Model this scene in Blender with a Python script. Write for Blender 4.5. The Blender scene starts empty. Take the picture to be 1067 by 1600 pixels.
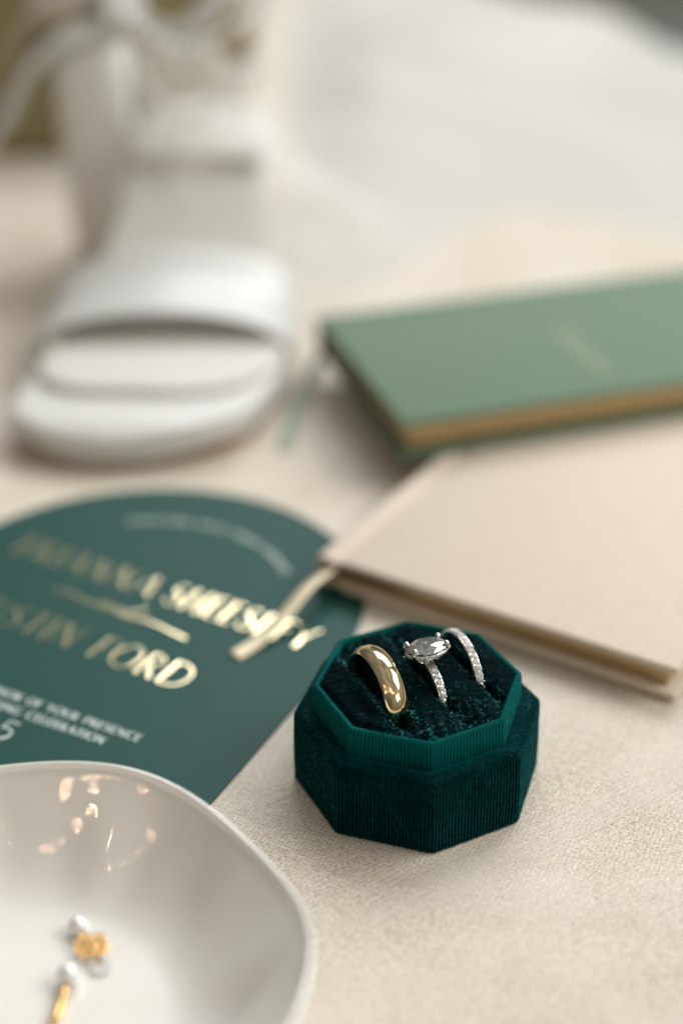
import bpy, math, random
from mathutils import Vector, Matrix
import numpy as np
random.seed(7); rng = np.random.default_rng(7)
sc = bpy.context.scene
S = 0.001                      # everything below is written in millimetres
PI = math.pi
COL = sc.collection

# ------------------------------------------------------------------ camera
cam = bpy.data.cameras.new('camera'); camo = bpy.data.objects.new('camera', cam); COL.objects.link(camo)
cam.sensor_fit = 'VERTICAL'; cam.sensor_height = 36; cam.sensor_width = 24; cam.lens = 50.02
cam.clip_start = 0.01; cam.clip_end = 30
PITCH = 0.517
camo.matrix_world = (Matrix.Translation((0, 0, 210.4*S)) @ Matrix.Rotation(PI/2-PITCH, 4, 'X') @ Matrix.Rotation(-0.014, 4, 'Z'))
cam.dof.use_dof = True; cam.dof.focus_distance = 0.303; cam.dof.aperture_fstop = 3.5
sc.camera = camo
# ------------------------------------------------------------------ colour
sc.view_settings.view_transform = 'Standard'; sc.view_settings.look = 'None'
sc.view_settings.exposure = -0.12; sc.view_settings.gamma = 1
sc.cycles.use_denoising = True
sc.cycles.max_bounces = 12; sc.cycles.transmission_bounces = 10; sc.cycles.transparent_max_bounces = 16
sc.cycles.caustics_reflective = True; sc.cycles.blur_glossy = 0.5
sc.cycles.sample_clamp_indirect = 6
# ------------------------------------------------------------------ world: a dim warm-grey room
w = bpy.data.worlds.new('World'); sc.world = w; w.use_nodes = True
nt = w.node_tree; nt.nodes.clear()
bg = nt.nodes.new('ShaderNodeBackground'); out = nt.nodes.new('ShaderNodeOutputWorld')
tc = nt.nodes.new('ShaderNodeTexCoord'); sx = nt.nodes.new('ShaderNodeSeparateXYZ'); cr = nt.nodes.new('ShaderNodeValToRGB')
mr = nt.nodes.new('ShaderNodeMapRange'); mr.inputs[1].default_value = -1; mr.inputs[2].default_value = 1
nt.links.new(tc.outputs['Generated'], sx.inputs[0]); nt.links.new(sx.outputs[2], mr.inputs[0]); nt.links.new(mr.outputs[0], cr.inputs[0])
el = cr.color_ramp.elements
el[0].position = 0.35; el[0].color = (0.12, 0.115, 0.095, 1)
el[1].position = 0.85; el[1].color = (0.34, 0.345, 0.32, 1)
e = el.new(0.55); e.color = (0.19, 0.19, 0.16, 1)
nz = nt.nodes.new('ShaderNodeTexNoise'); nz.inputs['Scale'].default_value = 2.2; nz.inputs['Detail'].default_value = 2; nt.links.new(tc.outputs['Generated'], nz.inputs['Vector'])
mn = nt.nodes.new('ShaderNodeMapRange'); mn.inputs[1].default_value = .35; mn.inputs[2].default_value = .65; mn.inputs[3].default_value = .55; mn.inputs[4].default_value = 1.35; nt.links.new(nz.outputs['Fac'], mn.inputs[0])
mx_ = nt.nodes.new('ShaderNodeMapRange'); mx_.inputs[1].default_value = -1; mx_.inputs[2].default_value = 1; mx_.inputs[3].default_value = .5; mx_.inputs[4].default_value = 1.3; nt.links.new(sx.outputs[0], mx_.inputs[0])
mm_ = nt.nodes.new('ShaderNodeMath'); mm_.operation = 'MULTIPLY'; nt.links.new(mn.outputs[0], mm_.inputs[0]); nt.links.new(mx_.outputs[0], mm_.inputs[1])
vs = nt.nodes.new('ShaderNodeVectorMath'); vs.operation = 'SCALE'; nt.links.new(cr.outputs[0], vs.inputs[0]); nt.links.new(mm_.outputs[0], vs.inputs['Scale'])
nt.links.new(vs.outputs[0], bg.inputs[0]); bg.inputs[1].default_value = 1.08
nt.links.new(bg.outputs[0], out.inputs[0])
# ------------------------------------------------------------------ lamps: window panes of the room, and its small warm bulbs
def area(name, az, elv, dist, sx_, sy_, power, color, aim=(10, 260, 10)):
    """az: degrees from +y (straight away from the camera) towards +x"""
    l = bpy.data.lights.new(name, 'AREA'); l.shape = 'RECTANGLE'; l.size = sx_; l.size_y = sy_
    l.energy = power; l.color = color
    o = bpy.data.objects.new(name, l); COL.objects.link(o)
    a, e_ = math.radians(az), math.radians(elv)
    t = Vector(aim)*S
    p = t + dist*Vector((math.sin(a)*math.cos(e_), math.cos(a)*math.cos(e_), math.sin(e_)))
    o.location = p
    o.rotation_euler = (t-p).to_track_quat('-Z', 'Y').to_euler()
    return o
DAY = (0.97, 0.985, 1.0)
for az in (-.8, 20, 38):                                  # the tall window behind the table
    area('window_pane_lamp', az, 45, 2.6, 0.72, 1.22, 19.5, DAY)
for az, el_ in ((74, 40), (96, 40)):                    # the window on the right
    area('window_pane_lamp', az, el_, 2.4, 0.7, 1.0, 21.0, (1.0, 0.98, 0.95))
for az, el_ in ((126, 22), (142, 22)):                  # the garden window in front, right
    area('window_pane_lamp', az, el_, 2.8, 0.32, 0.62, 3.5, (0.86, 1.0, 0.88))
for k in range(22):                                     # warm chandelier bulbs
    l = bpy.data.lights.new('chandelier_bulb_lamp', 'POINT'); l.energy = 1.5; l.color = (1.0, 0.62, 0.38); l.shadow_soft_size = 0.0085
    o = bpy.data.objects.new('chandelier_bulb_lamp', l); COL.objects.link(o)
    o.location = (random.uniform(-1.7, 1.5), random.uniform(-1.9, -1.1), random.uniform(.95, 2.0))

# ------------------------------------------------------------------ helpers
def W3(root):
    v = Vector((0, 0, 0))
    while root is not None:
        v = v + root.location; root = root.parent
    return v
def build(name, verts, faces, mat, parent=None, smooth=True, mats=None, fmat=None):
    """verts in world millimetres; becomes one mesh object under parent"""
    off = W3(parent)
    v = np.asarray(verts, dtype=float)*S - np.array(off)
    me = bpy.data.meshes.new(name); me.from_pydata([tuple(p) for p in v], [], faces); me.update()
    for m in (mats or [mat]): me.materials.append(m)
    if fmat is not None: me.polygons.foreach_set('material_index', fmat)
    me.polygons.foreach_set('use_smooth', [smooth]*len(me.polygons))
    o = bpy.data.objects.new(name, me); COL.objects.link(o); o.parent = parent
    return o
def thing(name, label, cat, loc, group=None):
    o = bpy.data.objects.new(name, None); COL.objects.link(o); o.location = Vector(loc)*S
    o.empty_display_size = 0.01
    o['label'] = label; o['category'] = cat
    if group: o['group'] = group
    return o
def put(name, mesh, parent, loc, rot=None, scale=None):
    """a further object on shared mesh data, placed at world mm loc"""
    o = bpy.data.objects.new(name, mesh); COL.objects.link(o); o.parent = parent
    o.location = Vector(loc)*S - W3(parent)
    if rot is not None: o.rotation_mode = 'QUATERNION'; o.rotation_quaternion = rot
    if scale is not None: o.scale = scale
    return o
def bevel(o, w_, seg=3, ang=35):
    m = o.modifiers.new('bevel', 'BEVEL'); m.width = w_*S; m.segments = seg; m.limit_method = 'ANGLE'; m.angle_limit = math.radians(ang)
    return o
def grid_faces(nr, nc, close_c=False, flip=False):
    f = []
    for i in range(nr-1):
        for j in range(nc if close_c else nc-1):
            a = i*nc+j; b = i*nc+(j+1) % nc; c = (i+1)*nc+(j+1) % nc; d = (i+1)*nc+j
            f.append((d, c, b, a) if flip else (a, b, c, d))
    return f
def tube(pts, rad, n=10, caps=True, flat=1.0, up=None):
    pts = [Vector(p) for p in pts]; V = []; m = len(pts)
    rad = rad if hasattr(rad, '__len__') else [rad]*m
    u = None
    for i, p in enumerate(pts):
        t = (pts[min(i+1, m-1)]-pts[max(i-1, 0)]).normalized()
        if up is not None: u = (Vector(up)-Vector(up).dot(t)*t).normalized()
        elif u is None: u = t.orthogonal().normalized()
        else: u = (u-u.dot(t)*t).normalized()
        v = t.cross(u)
        for k in range(n):
            a = 2*PI*k/n
            V.append(p+rad[i]*(math.cos(a)*u*flat+math.sin(a)*v))
    F = grid_faces(m, n, True)
    if caps: F += [tuple(range(n))[::-1], tuple((m-1)*n+k for k in range(n))]
    return V, F
def strip(pts, wid, th, side=None):
    """a thin ribbon with real thickness along pts; side = width direction per point (or one)"""
    pts = [Vector(p) for p in pts]; m = len(pts); V = []
    for i, p in enumerate(pts):
        t = (pts[min(i+1, m-1)]-pts[max(i-1, 0)]).normalized()
        s = Vector(side[i] if isinstance(side, list) else side) if side is not None else t.cross(Vector((0, 0, 1)))
        s = (s-s.dot(t)*t).normalized(); n = s.cross(t)
        for a, b in ((-1, -1), (1, -1), (1, 1), (-1, 1)):
            V.append(p+s*a*wid/2+n*b*th/2)
    F = grid_faces(m, 4, True)+[(3, 2, 1, 0), tuple((m-1)*4+k for k in range(4))]
    return V, F
def cat_rom(P, n=8):
    P = [np.array(p, float) for p in P]; P = [2*P[0]-P[1]]+P+[2*P[-1]-P[-2]]; o = []
    for i in range(1, len(P)-2):
        for k in range(n):
            t = k/n; a, b, c, d = P[i-1:i+3]
            o.append(.5*((2*b)+(-a+c)*t+(2*a-5*b+4*c-d)*t*t+(-a+3*b-3*c+d)*t**3))
    o.append(P[-2]); return o
def ss(a, b, x):
    t = np.clip((x-a)/(b-a), 0, 1); return t*t*(3-2*t)
class Noise2:
    """smooth value noise for geometry"""
    def __init__(s, seed): s.g = np.random.default_rng(seed).uniform(-1, 1, (256, 256))
    def __call__(s, x, y):
        x = np.asarray(x, float); y = np.asarray(y, float)
        xi = np.floor(x).astype(int); yi = np.floor(y).astype(int); fx = x-xi; fy = y-yi
        fx = fx*fx*(3-2*fx); fy = fy*fy*(3-2*fy); g = s.g
        a = g[xi % 256, yi % 256]; b = g[(xi+1) % 256, yi % 256]; c = g[xi % 256, (yi+1) % 256]; d = g[(xi+1) % 256, (yi+1) % 256]
        return (a*(1-fx)+b*fx)*(1-fy)+(c*(1-fx)+d*fx)*fy
NZ = Noise2(3)

# ------------------------------------------------------------------ materials
def mat(name, color, rough=0.6, metal=0.0, **kw):
    m = bpy.data.materials.new(name); m.use_nodes = True; b = m.node_tree.nodes['Principled BSDF']
    b.inputs['Base Color'].default_value = (*color, 1); b.inputs['Roughness'].default_value = rough; b.inputs['Metallic'].default_value = metal
    for k, v in kw.items(): b.inputs[k.replace('_', ' ')].default_value = v
    return m
def nodes(m): return m.node_tree, m.node_tree.nodes['Principled BSDF']
def noise(m, scale, detail=3, rough=.55, vec=None, coord='Object'):
    t = m.node_tree; n = t.nodes.new('ShaderNodeTexNoise'); n.inputs['Scale'].default_value = scale
    n.inputs['Detail'].default_value = detail; n.inputs['Roughness'].default_value = rough
    if vec is None:
        c = t.nodes.new('ShaderNodeTexCoord'); vec = c.outputs[coord]
    t.links.new(vec, n.inputs['Vector']); return n.outputs['Fac']
def ramp(m, fac, stops):
    t = m.node_tree; r = t.nodes.new('ShaderNodeValToRGB'); e = r.color_ramp.elements
    while len(e) < len(stops): e.new(.5)
    for i, (p, c) in enumerate(stops):
        e[i].position = p; e[i].color = (*c, 1) if len(c) == 3 else c
    t.links.new(fac, r.inputs[0]); return r.outputs[0]
def mix(m, fac, a, b, mode='MIX'):
    t = m.node_tree; n = t.nodes.new('ShaderNodeMix'); n.data_type = 'RGBA'; n.blend_type = mode
    for s, v in ((0, fac), (6, a), (7, b)):
        if isinstance(v, (int, float)): n.inputs[s].default_value = v
        elif isinstance(v, tuple): n.inputs[s].default_value = (*v, 1)
        else: t.links.new(v, n.inputs[s])
    return n.outputs[2]
def bump(m, h, dist, strength=1.0):
    t, b = nodes(m); n = t.nodes.new('ShaderNodeBump'); n.inputs['Distance'].default_value = dist*S; n.inputs['Strength'].default_value = strength
    t.links.new(h, n.inputs['Height']); t.links.new(n.outputs[0], b.inputs['Normal'])

def velvet(name, c0, c1, tint, sheen, fine=2600, sp=.5, glint=(.05, .8, .8), gl=.012, crush_glint=False):
    m = mat(name, c0, 0.85); t, b = nodes(m)
    n1 = noise(m, fine, 2, .6); n2 = noise(m, 260, 3, .6)
    col = ramp(m, n1, [(0.38, c0), (0.66, c1)])
    col = mix(m, ramp(m, noise(m, 110, 3, .6), [(.35, (0, 0, 0)), (.65, (1, 1, 1))]), mix(m, .75, col, c0), col)
    col = mix(m, n2, col, c0)
    at = t.nodes.new('ShaderNodeAttribute'); at.attribute_name = 'valley_shade'
    shade_f = at.outputs['Fac']
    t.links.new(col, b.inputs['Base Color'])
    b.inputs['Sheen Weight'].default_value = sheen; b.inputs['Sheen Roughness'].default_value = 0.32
    t.links.new(mix(m, shade_f, ramp(m, n1, [(.35, tuple(x*.35 for x in tint)), (.7, tint)]), (0, 0, 0)), b.inputs['Sheen Tint'])
    b.inputs['Specular IOR Level'].default_value = .6
    b.inputs['Specular Tint'].default_value = (*glint, 1)
    n3 = noise(m, fine*.7, 1, .5)
    if crush_glint:
        ca_ = t.nodes.new('ShaderNodeAttribute'); ca_.attribute_name = 'crush_glint'; msk = ca_.outputs['Fac']
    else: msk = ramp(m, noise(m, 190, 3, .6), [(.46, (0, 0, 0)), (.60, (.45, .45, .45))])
    spk = mix(m, 1.0, ramp(m, n3, [(.55, (0, 0, 0)), (.63, (1, 1, 1))]), msk, 'MULTIPLY')
    t.links.new(mix(m, spk, (.12, .12, .12), (1, 1, 1)), b.inputs['Specular IOR Level'])
    t.links.new(mix(m, spk, (.85, .85, .85), (.30, .30, .30)), b.inputs['Roughness'])
    col = mix(m, spk, col, tuple(x*gl for x in glint)); col = mix(m, shade_f, col, tuple(x*.12 for x in c0)); t.links.new(col, b.inputs['Base Color'])  # glint specks and the shade of rib valleys are put into the colour
    bump(m, n1, 0.3, sp)
    return m
M = {}
M['velvet'] = velvet('teal_velvet', (0.0003, 0.009, 0.010), (0.001, 0.085, 0.084), (0.01, 0.55, 0.58), 0.85, 2400, .8)
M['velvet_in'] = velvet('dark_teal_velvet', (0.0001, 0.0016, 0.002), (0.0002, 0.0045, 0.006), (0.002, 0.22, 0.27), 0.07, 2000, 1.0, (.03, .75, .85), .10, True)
M['rim'] = velvet('teal_ribbed_velvet', (0.002, 0.085, 0.082), (0.005, 0.17, 0.165), (0.08, 0.80, 0.78), 0.5, 3000, .3)
M['gold'] = mat('polished_gold', (0.86, 0.68, 0.40), 0.06, 1.0)
bump(M['gold'], noise(M['gold'], 900, 4), 0.004, .4)
M['white_gold'] = mat('white_gold', (0.80, 0.76, 0.72), 0.12, 1.0)
M['diamond'] = mat('diamond', (.99, .99, 1), 0.0, 0.5, Transmission_Weight=1.0, IOR=2.42)
M['pave'] = mat('pave_diamond', (0.93, 0.93, 0.95), 0.03, 0.0, Transmission_Weight=0.55, IOR=2.42)
M['foil'] = mat('gold_foil', (0.88, 0.75, 0.47), 0.15, 1.0)
M['white_ink'] = mat('white_ink', (0.55, 0.60, 0.58), 0.5)
M['card'] = mat('teal_card', (0.006, 0.054, 0.045), 0.5, Specular_IOR_Level=.22)
bump(M['card'], noise(M['card'], 1800, 3), 0.01, .5)
M['peach'] = mat('blush_cloth', (0.68, 0.575, 0.47), 0.75, Sheen_Weight=.2)
t, b = nodes(M['peach']); t.links.new(ramp(M['peach'], noise(M['peach'], 700, 3), [(.3, (.54, .46, .37)), (.7, (.63, .545, .455))]), b.inputs['Base Color'])
bump(M['peach'], noise(M['peach'], 1500, 2), .06, .5)
M['sage'] = mat('sage_cloth', (0.10, 0.165, 0.105), 0.75, Sheen_Weight=.1, Specular_IOR_Level=.3)
t, b = nodes(M['sage']); t.links.new(ramp(M['sage'], noise(M['sage'], 700, 3), [(.3, (.105, .168, .11)), (.7, (.13, .205, .138))]), b.inputs['Base Color'])
bump(M['sage'], noise(M['sage'], 1500, 2), .06, .5)
M['pale_foil'] = mat('pale_gold_print', (0.62, 0.56, 0.36), 0.5)
M['gilt'] = mat('gilt_page_edge', (0.46, 0.34, 0.18), 0.32, .85)
cc = M['gilt'].node_tree.nodes.new('ShaderNodeTexCoord'); mp = M['gilt'].node_tree.nodes.new('ShaderNodeMapping')
mp.inputs['Scale'].default_value = (30, 30, 5200); M['gilt'].node_tree.links.new(cc.outputs['Object'], mp.inputs['Vector'])
bump(M['gilt'], noise(M['gilt'], 1.0, 2, .5, mp.outputs[0]), .08, .6)
M['gold_ribbon'] = mat('gold_satin_ribbon', (0.66, 0.58, 0.40), 0.42, .2)
M['sage_ribbon'] = mat('sage_satin_ribbon', (0.20, 0.27, 0.21), 0.4)
M['porcelain'] = mat('white_porcelain', (0.74, 0.725, 0.685), 0.3, Coat_Weight=1.0, Coat_Roughness=.015, Coat_IOR=1.85)
t, b = nodes(M['porcelain']); t.links.new(ramp(M['porcelain'], noise(M['porcelain'], 45, 3), [(.3, (.72, .705, .66)), (.7, (.76, .745, .705))]), b.inputs['Base Color'])
M['pearl'] = mat('pearl', (0.72, 0.69, 0.68), 0.12, 0.25, Coat_Weight=1.0, Coat_Roughness=.05)
M['clear'] = mat('clear_plastic', (0.9, 0.92, 0.93), 0.08, 0, Transmission_Weight=.9, IOR=1.45)
M['earring_gold'] = mat('earring_gold', (0.86, 0.56, 0.20), 0.16, 1.0)
M['shoe'] = mat('white_patent_leather', (0.52, 0.525, 0.51), 0.38, Coat_Weight=.12, Coat_Roughness=.15)
M['heel'] = mat('pale_heel_leather', (0.76, 0.77, 0.76), 0.4)
M['shoe_sole'] = mat('white_shoe_sole', (0.58, 0.58, 0.56), 0.4)
M['insole'] = mat('cream_insole', (0.56, 0.555, 0.52), 0.5)
M['insole_shade'] = mat('shaded_insole', (0.30, 0.25, 0.18), 0.5)  # shaded copy of the cream insole, shadow put into its colour
M['lining'] = mat('olive_fabric', (0.20, 0.165, 0.075), 0.7)
M['outsole'] = mat('tan_outsole', (0.30, 0.14, 0.07), 0.6)
# tablecloth
m = M['cloth'] = mat('champagne_cloth', (0.5, 0.42, 0.34), 0.62, Sheen_Weight=.25)
t, b = nodes(m)
tcc = t.nodes.new('ShaderNodeTexCoord')
def stretched(sx_, sy_, rot):
    mp_ = t.nodes.new('ShaderNodeMapping'); mp_.inputs['Scale'].default_value = (sx_, sy_, 900); mp_.inputs['Rotation'].default_value = (0, 0, rot)
    t.links.new(tcc.outputs['Object'], mp_.inputs['Vector']); return noise(m, 1.0, 2, .6, mp_.outputs[0])
mxg = t.nodes.new('ShaderNodeMath'); mxg.operation = 'MAXIMUM'
t.links.new(stretched(1700, 760, .5), mxg.inputs[0]); t.links.new(stretched(760, 1700, .5), mxg.inputs[1])
avg = t.nodes.new('ShaderNodeMath'); avg.operation = 'MULTIPLY_ADD'; avg.inputs[1].default_value = .75
fg = t.nodes.new('ShaderNodeMath'); fg.operation = 'MULTIPLY'; fg.inputs[1].default_value = .25
t.links.new(noise(m, 2200, 2, .7), fg.inputs[0]); t.links.new(mxg.outputs[0], avg.inputs[0]); t.links.new(fg.outputs[0], avg.inputs[2])
grain = avg.outputs[0]; big = noise(m, 26, 4, .6); mid = noise(m, 170, 4, .65)
c0 = ramp(m, grain, [(.41, (.30, .25, .185)), (.53, (.53, .465, .37)), (.65, (.74, .69, .60))])
c1 = mix(m, ramp(m, big, [(.35, (0, 0, 0)), (.65, (1, 1, 1))]), c0, mix(m, .5, c0, (.68, .66, .60)))
c2 = mix(m, ramp(m, mid, [(.28, (.45, .45, .45)), (.45, (0, 0, 0))]), c1, (.36, .32, .25))
def weave(rot):
    mp_ = t.nodes.new('ShaderNodeMapping'); mp_.inputs['Rotation'].default_value = (0, 0, rot); t.links.new(tcc.outputs['Object'], mp_.inputs['Vector'])
    wv_ = t.nodes.new('ShaderNodeTexWave'); wv_.inputs['Scale'].default_value = 330; wv_.inputs['Distortion'].default_value = 2.6; wv_.inputs['Detail'].default_value = 2; wv_.inputs['Detail Scale'].default_value = 1.5
    t.links.new(mp_.outputs[0], wv_.inputs['Vector']); return wv_.outputs['Fac']
wm = t.nodes.new('ShaderNodeMath'); wm.operation = 'MAXIMUM'; t.links.new(weave(.45), wm.inputs[0]); t.links.new(weave(.45+PI/2), wm.inputs[1])
c2 = mix(m, 1.0, c2, ramp(m, wm.outputs[0], [(.1, (.70, .68, .64)), (.75, (1.06, 1.05, 1.03))]), 'MULTIPLY')
t.links.new(c2, b.inputs['Base Color'])
t.links.new(ramp(m, noise(m, 1900, 2, .6), [(.45, (.75, .75, .75)), (.68, (.22, .22, .22))]), b.inputs['Roughness'])
bump(m, grain, .3, .9)
M['floor'] = mat('grey_floor', (0.50, 0.58, 0.57), 0.6)
# net: woven threads with open cells between them
def net(name, pitch, thread, color, base=0.05, ang=0.0, cross=1.0, amt=1.0):
    m = bpy.data.materials.new(name); m.use_nodes = True; t = m.node_tree; t.nodes.clear()
    o = t.nodes.new('ShaderNodeOutputMaterial'); mx = t.nodes.new('ShaderNodeMixShader'); tr = t.nodes.new('ShaderNodeBsdfTransparent')
    df = t.nodes.new('ShaderNodeBsdfDiffuse'); df.inputs[0].default_value = (*color, 1)
    tl = t.nodes.new('ShaderNodeBsdfTranslucent'); tl.inputs[0].default_value = (*color, 1)
    m2 = t.nodes.new('ShaderNodeMixShader'); m2.inputs[0].default_value = .35
    t.links.new(df.outputs[0], m2.inputs[1]); t.links.new(tl.outputs[0], m2.inputs[2])
    uv = t.nodes.new('ShaderNodeUVMap'); sp = t.nodes.new('ShaderNodeSeparateXYZ'); t.links.new(uv.outputs[0], sp.inputs[0])
    def line(src, amount):
        a = t.nodes.new('ShaderNodeMath'); a.operation = 'MULTIPLY'; a.inputs[1].default_value = 1/pitch; t.links.new(src, a.inputs[0])
        f = t.nodes.new('ShaderNodeMath'); f.operation = 'FRACT'; t.links.new(a.outputs[0], f.inputs[0])
        l = t.nodes.new('ShaderNodeMath'); l.operation = 'LESS_THAN'; l.inputs[1].default_value = thread/pitch; t.links.new(f.outputs[0], l.inputs[0])
        k = t.nodes.new('ShaderNodeMath'); k.operation = 'MULTIPLY'; k.inputs[1].default_value = amount; t.links.new(l.outputs[0], k.inputs[0])
        return k.outputs[0]
    mxm = t.nodes.new('ShaderNodeMath'); mxm.operation = 'MAXIMUM'
    t.links.new(line(sp.outputs[0], cross), mxm.inputs[0]); t.links.new(line(sp.outputs[1], amt), mxm.inputs[1])
    m3 = t.nodes.new('ShaderNodeMath'); m3.operation = 'MAXIMUM'; m3.inputs[1].default_value = base; nzz = t.nodes.new('ShaderNodeTexNoise'); nzz.inputs['Scale'].default_value = .055; nzz.inputs['Detail'].default_value = 2; t.links.new(uv.outputs[0], nzz.inputs['Vector'])
    rr_ = t.nodes.new('ShaderNodeMapRange'); rr_.inputs[1].default_value = .42; rr_.inputs[2].default_value = .62; rr_.inputs[3].default_value = .15; rr_.inputs[4].default_value = 1; t.links.new(nzz.outputs['Fac'], rr_.inputs[0])
    mk = t.nodes.new('ShaderNodeMath'); mk.operation = 'MULTIPLY'; t.links.new(mxm.outputs[0], mk.inputs[0]); t.links.new(rr_.outputs[0], mk.inputs[1])
    t.links.new(mk.outputs[0], m3.inputs[0])
    t.links.new(m3.outputs[0], mx.inputs[0]); t.links.new(tr.outputs[0], mx.inputs[1]); t.links.new(m2.outputs[0], mx.inputs[2])
    t.links.new(mx.outputs[0], o.inputs[0]); return m
M['tulle'] = net('fine_tulle', 1.35, .26, (.86, .84, .80), .09, cross=.16, amt=.65)
M['tulle_fold'] = net('folded_tulle', .9, .3, (.92, .90, .87), .22, cross=.3, amt=.38)
M['veil'] = mat('white_veil_fabric', (0.46, 0.45, 0.415), 0.7, Sheen_Weight=.1)

# ------------------------------------------------------------------ setting: floor and the cloth-covered table
def set_structure(o, lab=None):
    o['kind'] = 'structure'
    if lab: o['label'] = lab
o = build('floor', [(-3000, -3000, -750), (3000, -3000, -750), (3000, 5000, -750), (-3000, 5000, -750)], [(0, 1, 2, 3)], M['floor']); set_structure(o)
# table top, its far right edge running (175,1200) -> (243,1023)
tv = [(-900, -250), (700, -250), (560, 150), (184, 1130), (100, 1345), (-900, 1330)]
top = [(x, y, 0) for x, y in tv]; n = len(tv)
V = top+[(x, y, -26) for x, y in tv]+[(x*1.004, y*1.004, -300) for x, y in tv]
F = [tuple(range(n))]+[(i, n+i, n+(i+1) % n, (i+1) % n) for i in range(n)]+[(n+i, 2*n+i, 2*n+(i+1) % n, n+(i+1) % n) for i in range(n)]
o = build('tablecloth', V, F, M['cloth'], smooth=False); set_structure(o, 'champagne woven cloth covering the table under everything')

# ------------------------------------------------------------------ octagonal ring box
OC = np.array([16.1, 252.1]); OROT = -1.502
def octo(apo, rc, n):
    """n points round a rounded octagon, equal arc length, starting mid-edge; returns xy, outward normals"""
    side = 2*apo*math.tan(PI/8); cut = rc*math.tan(PI/8); st = side-2*cut; arc = rc*PI/4; per = 8*(st+arc)
    P = np.zeros((n, 2)); N = np.zeros((n, 2))
    for i in range(n):
        s = per*i/n; k = int(s//(st+arc)); q = s-k*(st+arc)
        a0 = OROT+PI/8+k*PI/4
        nn = np.array([math.cos(a0), math.sin(a0)]); tt = np.array([-nn[1], nn[0]])
        if q < st: p = nn*apo+tt*(q-st/2); nr = nn
        else:
            c = nn*(apo-rc)+tt*st/2; an = a0+(q-st)/rc if rc > 0 else a0
            nr = np.array([math.cos(an), math.sin(an)]); p = c+rc*nr
        P[i] = p; N[i] = nr
    return P, N
BZ = 0.1
box = thing('ring_box', 'open octagonal teal velvet ring box holding three rings', 'ring box', (16.1, 252.1, BZ))
def ribbed(name, prof, ribs, per_rib, amp, apo0, rc, m_, nz_amp, parent, valley_shade=1.0):
    """prof: list of (inset, z, rib weight)"""
    n = ribs*per_rib; V = []; shades = []
    for (ins, z, rw) in prof:
        P, N = octo(apo0-ins, max(rc-ins*.25, .35), n)
        ph = np.arange(n)/per_rib
        r = (np.abs(np.sin(PI*ph))**.6-.6)*amp*rw
        r += nz_amp*NZ(np.arange(n)*.05, np.full(n, z*1.3+ins*2))+nz_amp*.7*NZ(np.arange(n)*.6, np.full(n, z*4+ins*5))
        shades += list(np.clip(1.15-np.abs(np.sin(PI*ph))**1.4*1.25, 0, 1)*min(1, rw*1.0)*valley_shade)  # mask for painted shade in the valleys between ribs
        Q = OC+(0, -.8 if valley_shade == 1.0 else 0)+P+N*r[:, None]
        zz = np.full(n, z)+((.22 if rw and z > 22 else .08)*NZ(np.arange(n)*.012, np.full(n, 5.3)) if z > 2 else 0)+r*.5*(1 if ins > .3 else 0)
        V += [(Q[i, 0], Q[i, 1], BZ+zz[i]) for i in range(n)]
    ob = build(name, V, grid_faces(len(prof), n, True), m_, parent)
    at = ob.data.attributes.new('valley_shade', 'FLOAT', 'POINT'); at.data.foreach_set('value', shades); return ob
side = [(0.05, 0.0, .6), (-.25, .5, 1)]+[(-.25+.25*k/9-.12*math.sin(PI*k/9), 1+15.6*k/9, 1) for k in range(10)]
rnd = [(1.6-1.6*math.cos(a), 17.0+1.6*math.sin(a), 1-.4*i/6) for i, a in enumerate(np.linspace(0.1, PI/2, 7))]
ledge = [(2.3, 18.7, .5), (3.0, 18.6, .5), (3.8, 18.3, .4), (4.6, 18.0, .3)]
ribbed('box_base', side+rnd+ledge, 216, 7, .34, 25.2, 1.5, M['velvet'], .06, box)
V = [(OC[0]+24.6*math.cos(a), OC[1]+24.6*math.sin(a), BZ+.05) for a in OROT+np.arange(8)*PI/4]
build('box_bottom', V, [tuple(range(8))[::-1]], M['velvet'], box)
rim = [(0.1, 17.9, .8), (-.15, 18.6, 1), (-.05, 20.5, 1), (0, 22.4, 1), (0.02, 23.7, 1), (.12, 24.3, 1), (.4, 24.75, 1), (.8, 24.9, 1), (1.15, 24.7, .8), (1.4, 24.2, .6), (1.5, 22.9, .3), (1.5, 21, .2)]
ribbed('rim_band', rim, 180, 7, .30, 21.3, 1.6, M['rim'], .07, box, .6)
# cushion
D = np.array([0.42, -0.907]); A_ = np.array([0.907, 0.42])
RINGS = [(np.array([7.3, 248.9]), 22.9, 2.9), (np.array([17.8, 253.6]), 20.2, 1.15), (np.array([26.3, 259.8]), 20.2, 1.1)]
TS = [float((c-OC)@A_) for c, _, _ in RINGS]
def cushion_z(x, y, rr):
    s = (x-OC[0])*D[0]+(y-OC[1])*D[1]; t_ = (x-OC[0])*A_[0]+(y-OC[1])*A_[1]
    tw = t_+.35*NZ(s*.25+9, t_*.1)
    z = np.full_like(x, 24.35)
    edges = [-24, TS[0], TS[1], TS[2], 24]
    for a, b in zip(edges[:-1], edges[1:]):
        u = np.clip((tw-a)/(b-a), 0, 1); z += 1.1*np.sin(PI*u)**.75*((tw >= a) & (tw < b))
    for tt, (_, _, hw) in zip(TS, RINGS):
        z -= 2.2*np.exp(-((tw-tt)/(hw*.5+.25))**4)*(1-ss(9, 15, np.abs(s)))
        z -= .7*np.exp(-((tw-tt)/(hw*.9+.7))**2)
    z += .22*NZ(s*.9, t_*.5)*1+.12*NZ(s*2.6, t_*1.7)
    z += .30*np.sin(t_*2.1+s*.9+3*NZ(s*.2, t_*.3))*np.exp(-((np.abs(s)-16)/3.5)**2)+.16*np.sin(s*3.4+3*NZ(s*.15, t_*.5))*np.exp(-((np.abs(s)-12)/4)**2)
    z -= .9*ss(.93, 1.0, rr)-.15
    return z
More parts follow.
